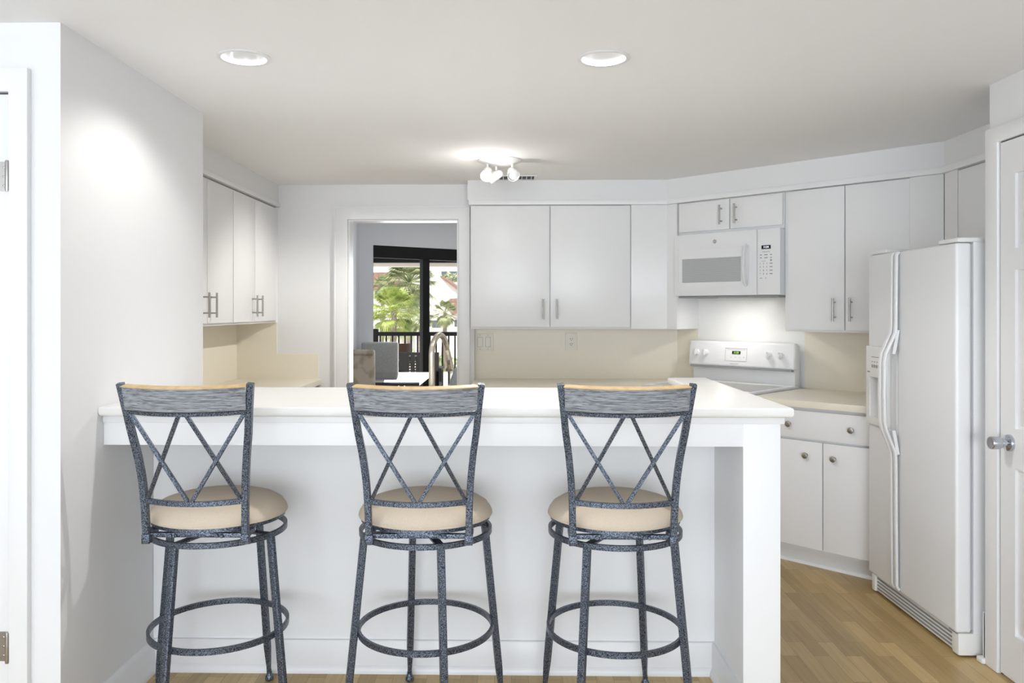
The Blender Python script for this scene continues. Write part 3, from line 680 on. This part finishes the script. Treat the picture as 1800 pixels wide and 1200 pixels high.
# ------------------------------------------------------------------ bar stools
def make_stool():
    root = empty('bar_stool', (0,0,0), 0, 'x', 'bar stool', 'bar stools at the breakfast bar')
    # back surface
    ZK = [(.655,-.205,.158),(.787,-.214,.161),(.86,-.222,.165),(.936,-.236,.173),(1.01,-.253,.184),(1.085,-.272,.192),(1.165,-.290,.202)]
    def prof(z):
        for (za,ya,wa),(zb,yb,wb) in zip(ZK, ZK[1:]):
            if z <= zb or zb == ZK[-1][0]:
                k = (z-za)/(zb-za); return ya+(yb-ya)*k, wa+(wb-wa)*k
    def S(u, z, bulge=.045):
        y, w_ = prof(z); return Vector((u*w_, y-bulge*(1-u*u), z))
    for s in (-1, 1):
        bm = bmesh.new(); n = 16
        sweep(bm, [S(s, .655+(1.165-.655)*i/n) for i in range(n+1)], rect(.021,.021,.002), up=(0,1,0))
        p = obj('back_post', bm, 'pewter', root)
        bm = bmesh.new(); c = S(s,.655); box(bm, c.x-.0125, c.x+.0125, c.y-.0125, c.y+.0125, .648, .678, .002)
        box(bm, c.x-.0125, c.x+.0125, c.y+.01, c.y+.06, .670, .684, .001)
        obj('post_bracket', bm, 'pewter', p)
    N = 24; upv = (0,-.215,.977)
    us = [-.94+1.88*i/N for i in range(N+1)]
    bm = bmesh.new(); sweep(bm, [S(u, 1.122-.004*(1-u*u))+Vector((0,.0,0)) for u in us], rect(.026,.074,.002), up=upv)
    rail = obj('top_rail', bm, 'oak', root); rail['label'] = 'curved grey weathered wood top rail'
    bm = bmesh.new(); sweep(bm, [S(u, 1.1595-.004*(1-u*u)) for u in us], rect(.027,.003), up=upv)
    o = obj('rail_edge', bm, 'oaktop', rail); o['label'] = 'top face of the wood rail, warm lamp light painted into its colour'
    bm = bmesh.new(); sweep(bm, [S(u, 1.076-.004*(1-u*u)) for u in us], rect(.014,.012,.001), up=upv); obj('upper_crossbar', bm, 'pewter', root)
    bm = bmesh.new(); sweep(bm, [S(u, .787-.003*(1-u*u), .04) for u in us], rect(.014,.016,.001), up=(0,0,1)); obj('lower_crossbar', bm, 'pewter', root)
    def rod(u0, z0, u1, z1, off):
        bm = bmesh.new()
        a, b = S(u0, z0), S(u1, z1, .04)
        m_ = [a.lerp(b, i/10) for i in range(11)]
        for i, q in enumerate(m_): q.y += off-.012*math.sin(PI*i/10)*0
        sweep(bm, m_, rect(.0115,.0115,.001), up=(0,1,0)); obj('cross_brace', bm, 'pewter', root)
    for s in (-1, 1):
        rod(s*.93, 1.070, s*.04, .792, 0)
        rod(s*.06, 1.070, s*.92, .792, .002)
    # seat
    bm = bmesh.new()
    lathe(bm, [(0,.764),(.06,.7635),(.11,.761),(.155,.755),(.190,.744),(.212,.730),(.2225,.715),(.2265,.706),(.2265,.703),(.2225,.699),(.18,.698),(0,.698)], 64)
    cu = obj('seat_cushion', bm, 'seat', root)
    bm = bmesh.new(); sweep(bm, [(.2245*math.cos(2*PI*i/64), .2245*math.sin(2*PI*i/64), .700) for i in range(64)], circ(.0035,8), closed=True); obj('piping', bm, 'seat', cu)
    bm = bmesh.new()
    lathe(bm, [(0,.697),(.218,.697),(.219,.683),(.212,.682),(.210,.690),(0,.690)], 64)
    sf_ = obj('seat_frame', bm, 'pewter', root)
    bm = bmesh.new()
    box(bm, -.165, .165, -.205, -.185, .666, .680, .001); box(bm, -.09, .09, -.10, .10, .656, .690, .002)
    box(bm, -.014, .014, -.2, .2, .676, .690); box(bm, -.2, .2, -.014, .014, .676, .690)
    for k in (-.075, .075):
        lathe(bm, [(0,0),(.007,0),(.006,.006),(0,.006)], 10, T(k-.008, -.205, .672) @ R(PI/2,'X')); lathe(bm, [(0,0),(.007,0),(.006,.006),(0,.006)], 10, T(k+.008, -.205, .672) @ R(PI/2,'X'))
    lathe(bm, [(0,.640),(.05,.640),(.05,.660),(0,.660)], 24)
    obj('swivel_plate', bm, 'pewter', root)
    legs_root = []
    bm = bmesh.new(); lathe(bm, [(.216,.634),(.226,.634),(.226,.652),(.216,.652),(.216,.634)], 72); o = obj('seat_ring', bm, 'pewter', root); legs_root.append(o)
    bm = bmesh.new(); box(bm, -.22, .22, -.014, .014, .638, .644); box(bm, -.014, .014, -.22, .22, .638, .644); o = obj('ring_spider', bm, 'pewter', root); legs_root.append(o)
    bm = bmesh.new(); lathe(bm, [(.222,.300),(.232,.300),(.232,.319),(.222,.319),(.222,.300)], 72); o = obj('foot_ring', bm, 'pewter', root); legs_root.append(o)
    for k in range(4):
        bm = bmesh.new()
        f = lambda z: .276-(.276-.211)*z/.636
        zs = [.640,.50,.32,.16,.13,.05,.03]; sc = [1,1,1,1,.98,.62,.62]
        sweep(bm, [(f(z),0,z) for z in zs], rect(.0235,.0235,.004), up=(0,1,0), scales=sc)
        l = obj('leg', bm, 'pewter', root); l.rotation_euler = (0,0,k*PI/2); legs_root.append(l)
        bm = bmesh.new(); lathe(bm, [(0,0),(.013,0),(.0155,.004),(.0155,.014),(.012,.020),(.0095,.026),(.009,.034),(0,.034)], 20, T(f(.015),0,0))
        g = obj('foot_glide', bm, 'pewter', l)
    return root, legs_root
proto, lr = make_stool()
def kids(o): return [c for c in bpy.data.objects if c.parent == o]
def copy_tree(o, parent=None):
    c = o.copy(); COL.objects.link(c)
    if parent: c.parent = parent
    for k in kids(o): copy_tree(k, c)
    return c
stools = [proto, copy_tree(proto), copy_tree(proto)]
SP = [(-1.005, 2.735, -110, 'metal bar stool nearest the left wall, grey wood top rail and tan round seat'),
      (-.2935, 2.735, -71, 'metal bar stool in the middle in front of the doorway and faucet'),
      (.3515, 2.735, -121.5, 'metal bar stool on the right, closest to the stove and fridge')]
for st, (x, y, a, lab) in zip(stools, SP):
    st.location = (x, y, 0); st['label'] = lab
    k = 0
    for c in kids(st):
        nm = c.name.split('.')[0]
        if nm == 'leg': c.rotation_euler = (0,0,math.radians(a)+k*PI/2); k += 1
        elif nm in ('ring_spider',): c.rotation_euler = (0,0,math.radians(a))

# ------------------------------------------------------------------ ceiling fittings
for i, (cx, cy) in enumerate(CANS):
    RL = empty('recessed_light', (cx, cy, H), 0, ['round recessed ceiling light on the left near the side wall', 'round recessed ceiling light to the right of the middle'][i], 'ceiling light', 'recessed ceiling lights')
    bm = bmesh.new(); lathe(bm, [(.076,.0),(.092,-.0005),(.093,-.003),(.088,-.005),(.077,-.004),(.0755,.0),(.076,.0)], 48); obj('trim_ring', bm, 'trim', RL)
    bm = bmesh.new(); lathe(bm, [(.0765,-.003),(.074,.02),(.066,.06),(.052,.10),(.05,.12),(0,.12)], 48); obj('reflector', bm, 'refl', RL)
    bm = bmesh.new(); lathe(bm, [(0,.065),(.022,.068),(.034,.08),(.034,.095),(.02,.119),(0,.119)], 32); obj('bulb', bm, 'lensdown', RL)
    light('downlight', 'SPOT', (cx, cy, H+.030), 12.5 if i == 0 else 38, (1,.975,.95), (0,0,0), spot_size=math.radians(140), spot_blend=.5, shadow_soft_size=.02)
TL = empty('spot_light_cluster', (-.071, 4.707, H), 0, 'white ceiling spot cluster with one lit head by the air vent', 'ceiling light')
bm = bmesh.new(); lathe(bm, [(0,0),(.126,0),(.127,-.005),(.120,-.013),(.095,-.022),(.08,-.028),(0,-.030)], 48); obj('canopy', bm, 'white', TL)
def head(dirv, base, lit, lab):
    d = Vector(dirv).normalized(); b0 = Vector(base)
    bm = bmesh.new(); sweep(bm, [b0, b0+Vector((0,0,-.025)), b0+Vector((0,0,-.035))+d*.0], circ(.007,12), up=(0,1,0)); arm = obj('arm', bm, 'white', TL)
    q = d.to_track_quat('Z','Y').to_matrix().to_4x4(); c = b0+Vector((0,0,-.055))-d*.03
    bm = bmesh.new(); lathe(bm, [(0,-.012),(.012,-.012),(.022,0),(.027,.02),(.033,.055),(.036,.075),(.0335,.075),(.030,.056),(0,.050)], 32, Matrix.Translation(c) @ q)
    hd = obj('lamp_head', bm, 'white', TL); hd['label'] = lab
    bm = bmesh.new(); lathe(bm, [(0,.074),(.018,.073),(.029,.068),(.030,.057),(0,.057)], 28, Matrix.Translation(c) @ q); obj('bulb', bm, 'bulb' if lit else 'lens', hd)
    return Vector(TL.location)+c+d*.085
p1 = head((-.15,-1,-.75), (-.070,-.03,-.025), True, 'spot head shining at the room')
p2 = head((.22,-1,-.65), (.075,-.03,-.025), False, 'unlit spot head')
p3 = head((-.9,.35,-.35), (-.02,.055,-.025), True, 'spot head turned to the left')
light('spot_front', 'SPOT', p1, 34, (1,.98,.95), aim(p1, p1+Vector((-.10,-1,-.8))), spot_size=math.radians(95), spot_blend=.6, shadow_soft_size=.02)
light('spot_left', 'SPOT', p3, 60, (1,.97,.92), aim(p3, (-1.7,5.1,.55)), spot_size=math.radians(86), spot_blend=.6, shadow_soft_size=.012)
light('added_spot_spill', 'POINT', TL.location+Vector((-.07,-.14,-.20)), 2.4, (1,.98,.95), shadow_soft_size=.04)  # added point lamp in mid-air for head spill, lifts the ceiling brightness
light('hood_light', 'AREA', (DX-.01, DY-.01, 1.462), 1.5, (1,.96,.91), (0,0,0), shape='RECTANGLE', size=.07, size_y=.04)
VT = empty('air_vent', (.015, 5.335, H), 0, 'small rectangular ceiling air vent in front of the back soffit', 'vent')
bm = bmesh.new(); prism(bm, [(-.125,-.085),(.15,-.085),(.15,.085),(-.125,.085)], -.004, 0, holes=[[(-.11,-.07),(.135,-.07),(.135,.07),(-.11,.07)]]); obj('frame', bm, 'trim', VT)
bx('duct', 'seam', VT, -.11, .135, -.07, .07, -.0008, -.0002)
bm = bmesh.new()
for i in range(8):
    box(bm, -.0005+0, .0005, -.07, .07, -.010, 0, mtx=T(-.098+i*.031,0,-.001) @ R(.7,'Y'))
obj('slats', bm, 'trim', VT)

# ------------------------------------------------------------------ dining room
C_ = Vector((-1.475, 8.5)); DV = Vector((.865, .64)).normalized(); NV = Vector((-DV.y, DV.x))    # slider line, normal to the outside
def on(k, off=0): q = C_+DV*k+NV*off; return (q.x, q.y)
kc = -.165
cx, cy = on(kc)
struct('floor_dining', NB(box, -2.2, 3.2, 5.74, 11.2, -.1, 0), 'floor')
struct('wall_dining_left', NB(box, cx-.12, cx, 5.738, cy+.1, 0, 2.55), 'dwall')
dh = 2.085
bm = bmesh.new()
prism(bm, [on(kc-.1), on(0), on(0,.14), on(kc-.1,.14)], 0, 2.55)
prism(bm, [on(0), on(2.6), on(2.6,.14), on(0,.14)], dh, 2.55)
prism(bm, [on(2.6), on(3.9), on(3.9,.14), on(2.6,.14)], 0, 2.55)
struct('wall_dining_back', bm, 'dwall')
ex, ey = on(3.9)
struct('wall_dining_right', NB(box, ex-.1, ex+.02, 5.738, ey+.1, 0, 2.55), 'dwall')
struct('wall_dining_front', NB(prism, [(-1.95,0),(-1.1515,0),(-1.1515,2.0275),(-.3735,2.0275),(-.3735,0),(ex,0),(ex,2.55),(-1.95,2.55)], 5.7395, 5.745, mtx=XZ), 'dwall')
struct('ceiling_dining', NB(box, -2.2, ex+.1, 5.738, ey+.2, 2.5, 2.56), 'ceil')
def slab(bm, k0, k1, o0, o1, z0, z1, bev=0): prism(bm, [on(k0,o0), on(k1,o0), on(k1,o1), on(k0,o1)], z0, z1, bev=bev)
# mullion seen at pixel columns 741..754
bm = bmesh.new()
slab(bm, 0, 2.6, .02, .10, dh-.13, dh); slab(bm, 0, .012, .02, .10, 0, dh); slab(bm, 2.55, 2.6, .02, .10, 0, dh); slab(bm, 0, 2.6, .02, .10, 0, .04)
slab(bm, .628, .713, .03, .10, .03, dh-.1)
slab(bm, 1.55, 1.61, .03, .10, .03, dh-.1)
w1 = struct('window_1', bm, 'black')
bm = bmesh.new(); slab(bm, .012, 2.55, .058, .062, .04, dh-.1); obj('pane', bm, 'glass', w1)

# dining furniture
def parsons(name, loc, rz, m, lab, w_=.48, h=1.0, roll=False):
    r = empty(name, loc, rz, lab, 'chair')
    bx('seat', m, r, -w_/2, w_/2, -.25, .22, .36, .48, bev=.02)
    bm = bmesh.new(); box(bm, -w_/2, w_/2, -.32, -.235, .36, h, .025, 4)
    if roll: sweep(bm, [(-w_/2+.006,-.315,h-.022),(w_/2-.006,-.315,h-.022)], circ(.024,14), up=(0,0,1))
    obj('backrest', bm, m, r)
    for sx in (-1,1):
        for sy in (-.28,.18):
            bm = bmesh.new(); sweep(bm, [(sx*(w_/2-.03),sy,.37),(sx*(w_/2-.03),sy,0)], rect(.045,.045), up=(0,1,0), scales=[1,.7]); obj('leg', bm, 'brown', r)
    return r
def P3(u, v, Y):     # place on the plane y = Y seen at a photograph pixel, used for far furniture sizes
    a = (u-874.4)/1405.6; c, s = math.cos(.0177), math.sin(.0177); k = Y/(s*a+c)
    return k*(c*a-s), 1.39-(v-545.1)/1405.6*k
x_, z_ = P3(628, 613, 6.75)
parsons('dining_chair', (-1.365, 6.95, 0), 0, 'floral', 'dining chair with beige floral upholstery beside the doorway edge', .44, 1.06, True)
x_, z_ = P3(668, 602, 7.55)
parsons('dining_chair', (-1.37, 8.03, 0), PI, 'fabricg', 'dining chair with plain grey upholstery behind the floral one', .38, 1.06)
DT = empty('dining_table', (-1.15, 7.48, 0), 0, 'dark glass-topped dining table seen through the doorway', 'table')
tx0 = P3(664,660,7.2)[0]; tx1 = P3(757,660,7.0)[0]
bx('tabletop', 'dtable', DT, -.42, .35, -.56, .56, .735, .765, bev=.004)
for sy in (-.2,.2): bx('pedestal', 'dtable', DT, -.12, .12, sy-.03, sy+.03, 0, .735)
x_, z_ = P3(792, 640, 7.4)
SCH = parsons('dining_chair', (-.915, 6.48, 0), PI/2, 'fabricb', 'pale grey dining chair tilted in profile beside the faucet', .46, 1.08)
for c in kids(SCH):
    if c.name.startswith('backrest'): c.rotation_euler = (math.radians(19),0,0); c.location = (0,.105,.0)

# ------------------------------------------------------------------ balcony and outdoors
RY = 12.0
struct('floor_balcony', NB(box, -6, 6, 8.3, RY+.2, -.3, -.02), 'stucco')
bpy.data.objects['floor_balcony'].location = (0,0,0)
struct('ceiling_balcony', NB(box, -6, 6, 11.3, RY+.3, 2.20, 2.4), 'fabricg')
bm = bmesh.new(); box(bm, -6, 6, RY-.05, RY+.15, 2.045, 2.10)
struct('trim_6', bm, 'stucco')
bm = bmesh.new(); box(bm, -6, 6, RY-.07, RY-.05, 2.10, 2.125); box(bm, -6, 6, RY-.05, RY+.15, 2.125, 2.2)
struct('trim_7', bm, 'black')
RG = empty('balcony_railing', (0, RY, 0), 0, 'black metal balcony railing with vertical balusters', 'railing')
bx('top_rail', 'black', RG, -4, 3, -.03, .03, 1.005, 1.065, bev=.004)
bx('bottom_rail', 'black', RG, -4, 3, -.02, .02, .08, .12)
for i in range(45): bx('baluster', 'black', RG, -3.2+i*.094-.011, -3.2+i*.094+.011, -.011, .011, .12, 1.005)
x_, z_ = P3(661, 580, RY)
bx('post', 'black', RG, x_-.035, x_+.035, -.035, .035, 0, 1.11)
# wicker armchair and bar chair, little table
x_, z_ = P3(737, 620, 10.45)
WK = empty('patio_chair', (x_, 10.45, 0), 0, 'dark open-weave patio chair in front of the balcony railing', 'chair')
bm = bmesh.new(); holes = []
for j in range(9):
    for cxx in (-.12,-.045,.10): holes.append([(cxx-.016+ (j%2)*.006,.50+j*.035),(cxx+.014,.508+j*.035),(cxx+.016,.522+j*.035),(cxx-.012,.518+j*.035)])
prism(bm, [(-.26,.40),(.26,.40),(.26,.84),(-.26,.84)], -.03, .0, holes=holes, mtx=XZ); obj('backrest', bm, 'dark', WK)
bx('seat', 'dark', WK, -.26, .26, -.02, .45, .38, .42)
for sx in (-1,1):
    bx('armrest', 'dark', WK, sx*.26-.03, sx*.26+.03, 0, .45, .60, .63)
    for sy in (-.01,.42): bx('leg', 'dark', WK, sx*.24-.02, sx*.24+.02, sy-.02, sy+.02, -.02, .60)
x_, z_ = P3(703, 604, 11.2)
BC = empty('patio_bar_chair', (x_-.03, 11.25, 0), .3, 'brown patio chair with a curved back beside the railing', 'chair')
bm = bmesh.new(); sweep(bm, [(.17*math.cos(a/10*PI-PI), .14*math.sin(a/10*PI-PI), .84) for a in range(11)], rect(.02,.17,.004), up=(0,0,1)); obj('backrest', bm, 'brown', BC)
bm = bmesh.new(); lathe(bm, [(0,.66),(.19,.66),(.20,.69),(0,.70)], 24); obj('seat', bm, 'brown', BC)
for k in range(4):
    a = PI/4+k*PI/2; bm = bmesh.new(); sweep(bm, [(.13*math.cos(a),.13*math.sin(a),.82 if math.sin(a) < 0 else .67),(.19*math.cos(a),.19*math.sin(a),-.02)], circ(.014,8), up=(1,0,0)); obj('leg', bm, 'brown', BC)
x_, z_ = P3(712, 627, 11.5)
PT = empty('patio_table', (x_-.05, 11.72, 0), 0, 'small dark patio table against the railing behind the brown chair', 'table')
bx('tabletop', 'black', PT, -.25, .25, -.18, .18, .68, .71)
for sx in (-.22,.22):
    for sy in (-.15,.15): bx('leg', 'black', PT, sx-.02, sx+.02, sy-.02, sy+.02, -.02, .68)

GZ = -3.2
struct('ground', NB(box, -120, 120, 13.5, 220, GZ-1, GZ), 'grass')
def palm(u, v, Y, rad, lab, m='frond', nf=46, seed=1, droop=1.0):
    rnd = random.Random(seed); X, Z = P3(u, v, Y)
    r = empty('palm_tree', (X, Y, GZ), 0, lab, 'palm tree'); hz_ = Z-GZ
    bm = bmesh.new(); n = 10
    sweep(bm, [(.25*math.sin(i/n*1.5), 0, hz_*i/n) for i in range(n+1)], circ(.17,12), up=(0,1,0), scales=[1.25-.45*i/n for i in range(n+1)])
    obj('trunk', bm, 'trunk', r)
    top = Vector((.25*math.sin(1.5), 0, hz_)); bm = bmesh.new()
    for f in range(nf):
        az = rnd.uniform(0, 2*PI); el = math.radians(rnd.uniform(-65, 80)); L = rad*rnd.uniform(.5,.72)
        d = Vector((math.cos(az)*math.cos(el), math.sin(az)*math.cos(el), math.sin(el)))
        tip = top+d*L+Vector((0,0,-.06*L*droop))
        side = d.cross(Vector((0,0,1))).normalized(); upn = side.cross(d).normalized()
        sweep(bm, [top, tip], circ(rad*.012,5), up=tuple(side), cap=False)
        nb = 21
        for b_ in range(nb):
            a = math.radians(-88+176*b_/(nb-1)); l2 = rad*rnd.uniform(.42,.58)*(1-.25*abs(math.sin(a)))
            bd = (d*math.cos(a)+side*math.sin(a)).normalized()
            w2 = rad*.017; sd = bd.cross(upn).normalized()*w2
            p0 = tip; p1 = tip+bd*l2*.55-Vector((0,0,.05*l2*droop)); p2 = tip+bd*l2-Vector((0,0,.38*l2*droop))
            vs = [bm.verts.new(q) for q in (p0-sd*.3, p0+sd*.3, p1+sd, p1-sd, p2)]
            bm.faces.new((vs[0],vs[1],vs[2],vs[3])); bm.faces.new((vs[3],vs[2],vs[4]))
    obj('fronds', bm, m, r, smooth=0)
palm(684, 546, 40, 1.45, 'bright lime fan palm, largest and lowest on the left behind the railing', 'frond', 80, 3)
palm(713, 496, 52, 1.95, 'tallest fan palm with a wide grey-green crown behind the lime one', 'frond2', 95, 5)
palm(777, 549, 60, 1.08, 'small round fan palm right of the slider post', 'frond2', 60, 8)
palm(734, 560, 58, 1.1, 'small fan palm just left of the slider post with a drooping crown', 'frond2', 60, 9, 1.4)
palm(668, 502, 61, 1.05, 'dark palm at the far left edge in front of the brown roof', 'frond2', 70, 11)
def house(name, pts, Y0, Y1, lab, roofpts=None, wins=(), m='stucco'):
    """front outline given as photograph pixels on the plane y=Y0, given real depth to Y1"""
    h = empty(name, (0,0,0), 0, lab, 'building')
    q = [P3(u, v, Y0) for u, v in pts]
    bm = bmesh.new(); prism(bm, q, Y0, Y1, mtx=XZ); obj('wall', bm, m, h)
    for k, rp in enumerate(roofpts or []):
        q = [P3(u, v, Y0) for u, v in rp]; bm = bmesh.new(); prism(bm, q, Y0-.5, Y1+.3, mtx=XZ); obj('roof', bm, 'roof', h)
    for (u0, v0, u1, v1) in wins:
        a, b = P3(u0, v0, Y0), P3(u1, v1, Y0)
        bm = bmesh.new(); box(bm, a[0], b[0], Y0-.06, Y0+.05, b[1], a[1]); wn = obj('window', bm, 'wglass', h)
        bm = bmesh.new(); box(bm, a[0]-.08, b[0]+.08, Y0-.09, Y0-.0, a[1], a[1]+.12); box(bm, a[0]-.08, b[0]+.08, Y0-.12, Y0, b[1]-.1, b[1])
        obj('window_trim', bm, m, wn)
    return h
house('house', [(560,690),(560,508),(702,508),(702,690)], 72, 84, 'white house under a long brown roof on the left behind the palms',
      [[(552,512),(580,479),(684,479),(708,512)]], [(672,562,691,581),(716,562,722,579)])
house('house', [(742,690),(742,478),(777,487),(803,508),(830,533),(830,690)], 92, 104, 'tall white gabled house right of the middle',
      [[(775,484),(803,504),(833,530),(833,534),(803,508),(775,488)]], [])
house('house', [(748,690),(748,552),(797,552),(815,545),(842,552),(842,690)], 68, 78, 'low white house with a brown hipped roof behind the small round palm',
      [[(778,535),(792,525),(842,522),(850,549),(815,545),(797,554)]], [(760,563,774,576),(799,562,806,574)])
house('apartment_building', [(690,690),(690,440),(900,440),(900,690)], 125, 140, 'pale apartment block far behind the gabled house', None,
      [(776,477,786,483),(790,477,803,483),(776,490,803,494)])
# shrubs on the slope over the gabled roof, and a hedge below the railing
def shrub(u, v, Y, r_, lab, sc=(1.6,1,1)):
    X, Z = P3(u, v, Y); rnd = random.Random(int(u)); bm = bmesh.new()
    for k in range(420):
        d = Vector((rnd.gauss(0,1), rnd.gauss(0,1), rnd.gauss(0,1))).normalized()*r_*rnd.uniform(.6,1)
        d = Vector((d.x*sc[0], d.y*sc[1], d.z*sc[2])); a = Vector((rnd.uniform(-1,1), rnd.uniform(-1,1), rnd.uniform(-1,1))).normalized()*r_*.14; b = a.orthogonal().normalized()*r_*.09
        bm.faces.new([bm.verts.new(d+q) for q in (a, b, -a, -b)])
    t = empty('tree' if Z > 2 else 'shrub', (X, Y, GZ), 0, lab, 'tree' if Z > 2 else 'shrub')
    bm.transform(T(0, 0, Z-GZ)); obj('foliage', bm, 'frond2', t, smooth=0)
    bm = bmesh.new(); sweep(bm, [(0,0,0),(.02,0,Z-GZ)], circ(.12 if Z > 2 else .05,8), up=(0,1,0)); obj('trunk', bm, 'trunk', t)
shrub(793, 488, 110, 1.0, 'dark green tree top showing above the sloping roof of the gabled house', (1.6,1,.7))
shrub(700, 628, 46, .8, 'low green shrub seen between the balusters under the lime palm', (1.8,1,.7))
shrub(790, 640, 46, .8, 'low green hedge seen between the balusters on the right', (1.8,1,.6))
struct('sun_blocker_back', NB(box, -7, 3.5, -10.5, -7.13, 2.4, 2.55), 'ceil')  # unseen slab added to keep sun and sky light out of the back opening
struct('sun_blocker_side', NB(box, -7, -4.13, -7.1, 2.6, 2.4, 2.55), 'ceil')  # unseen slab added to shield the side opening from the sun
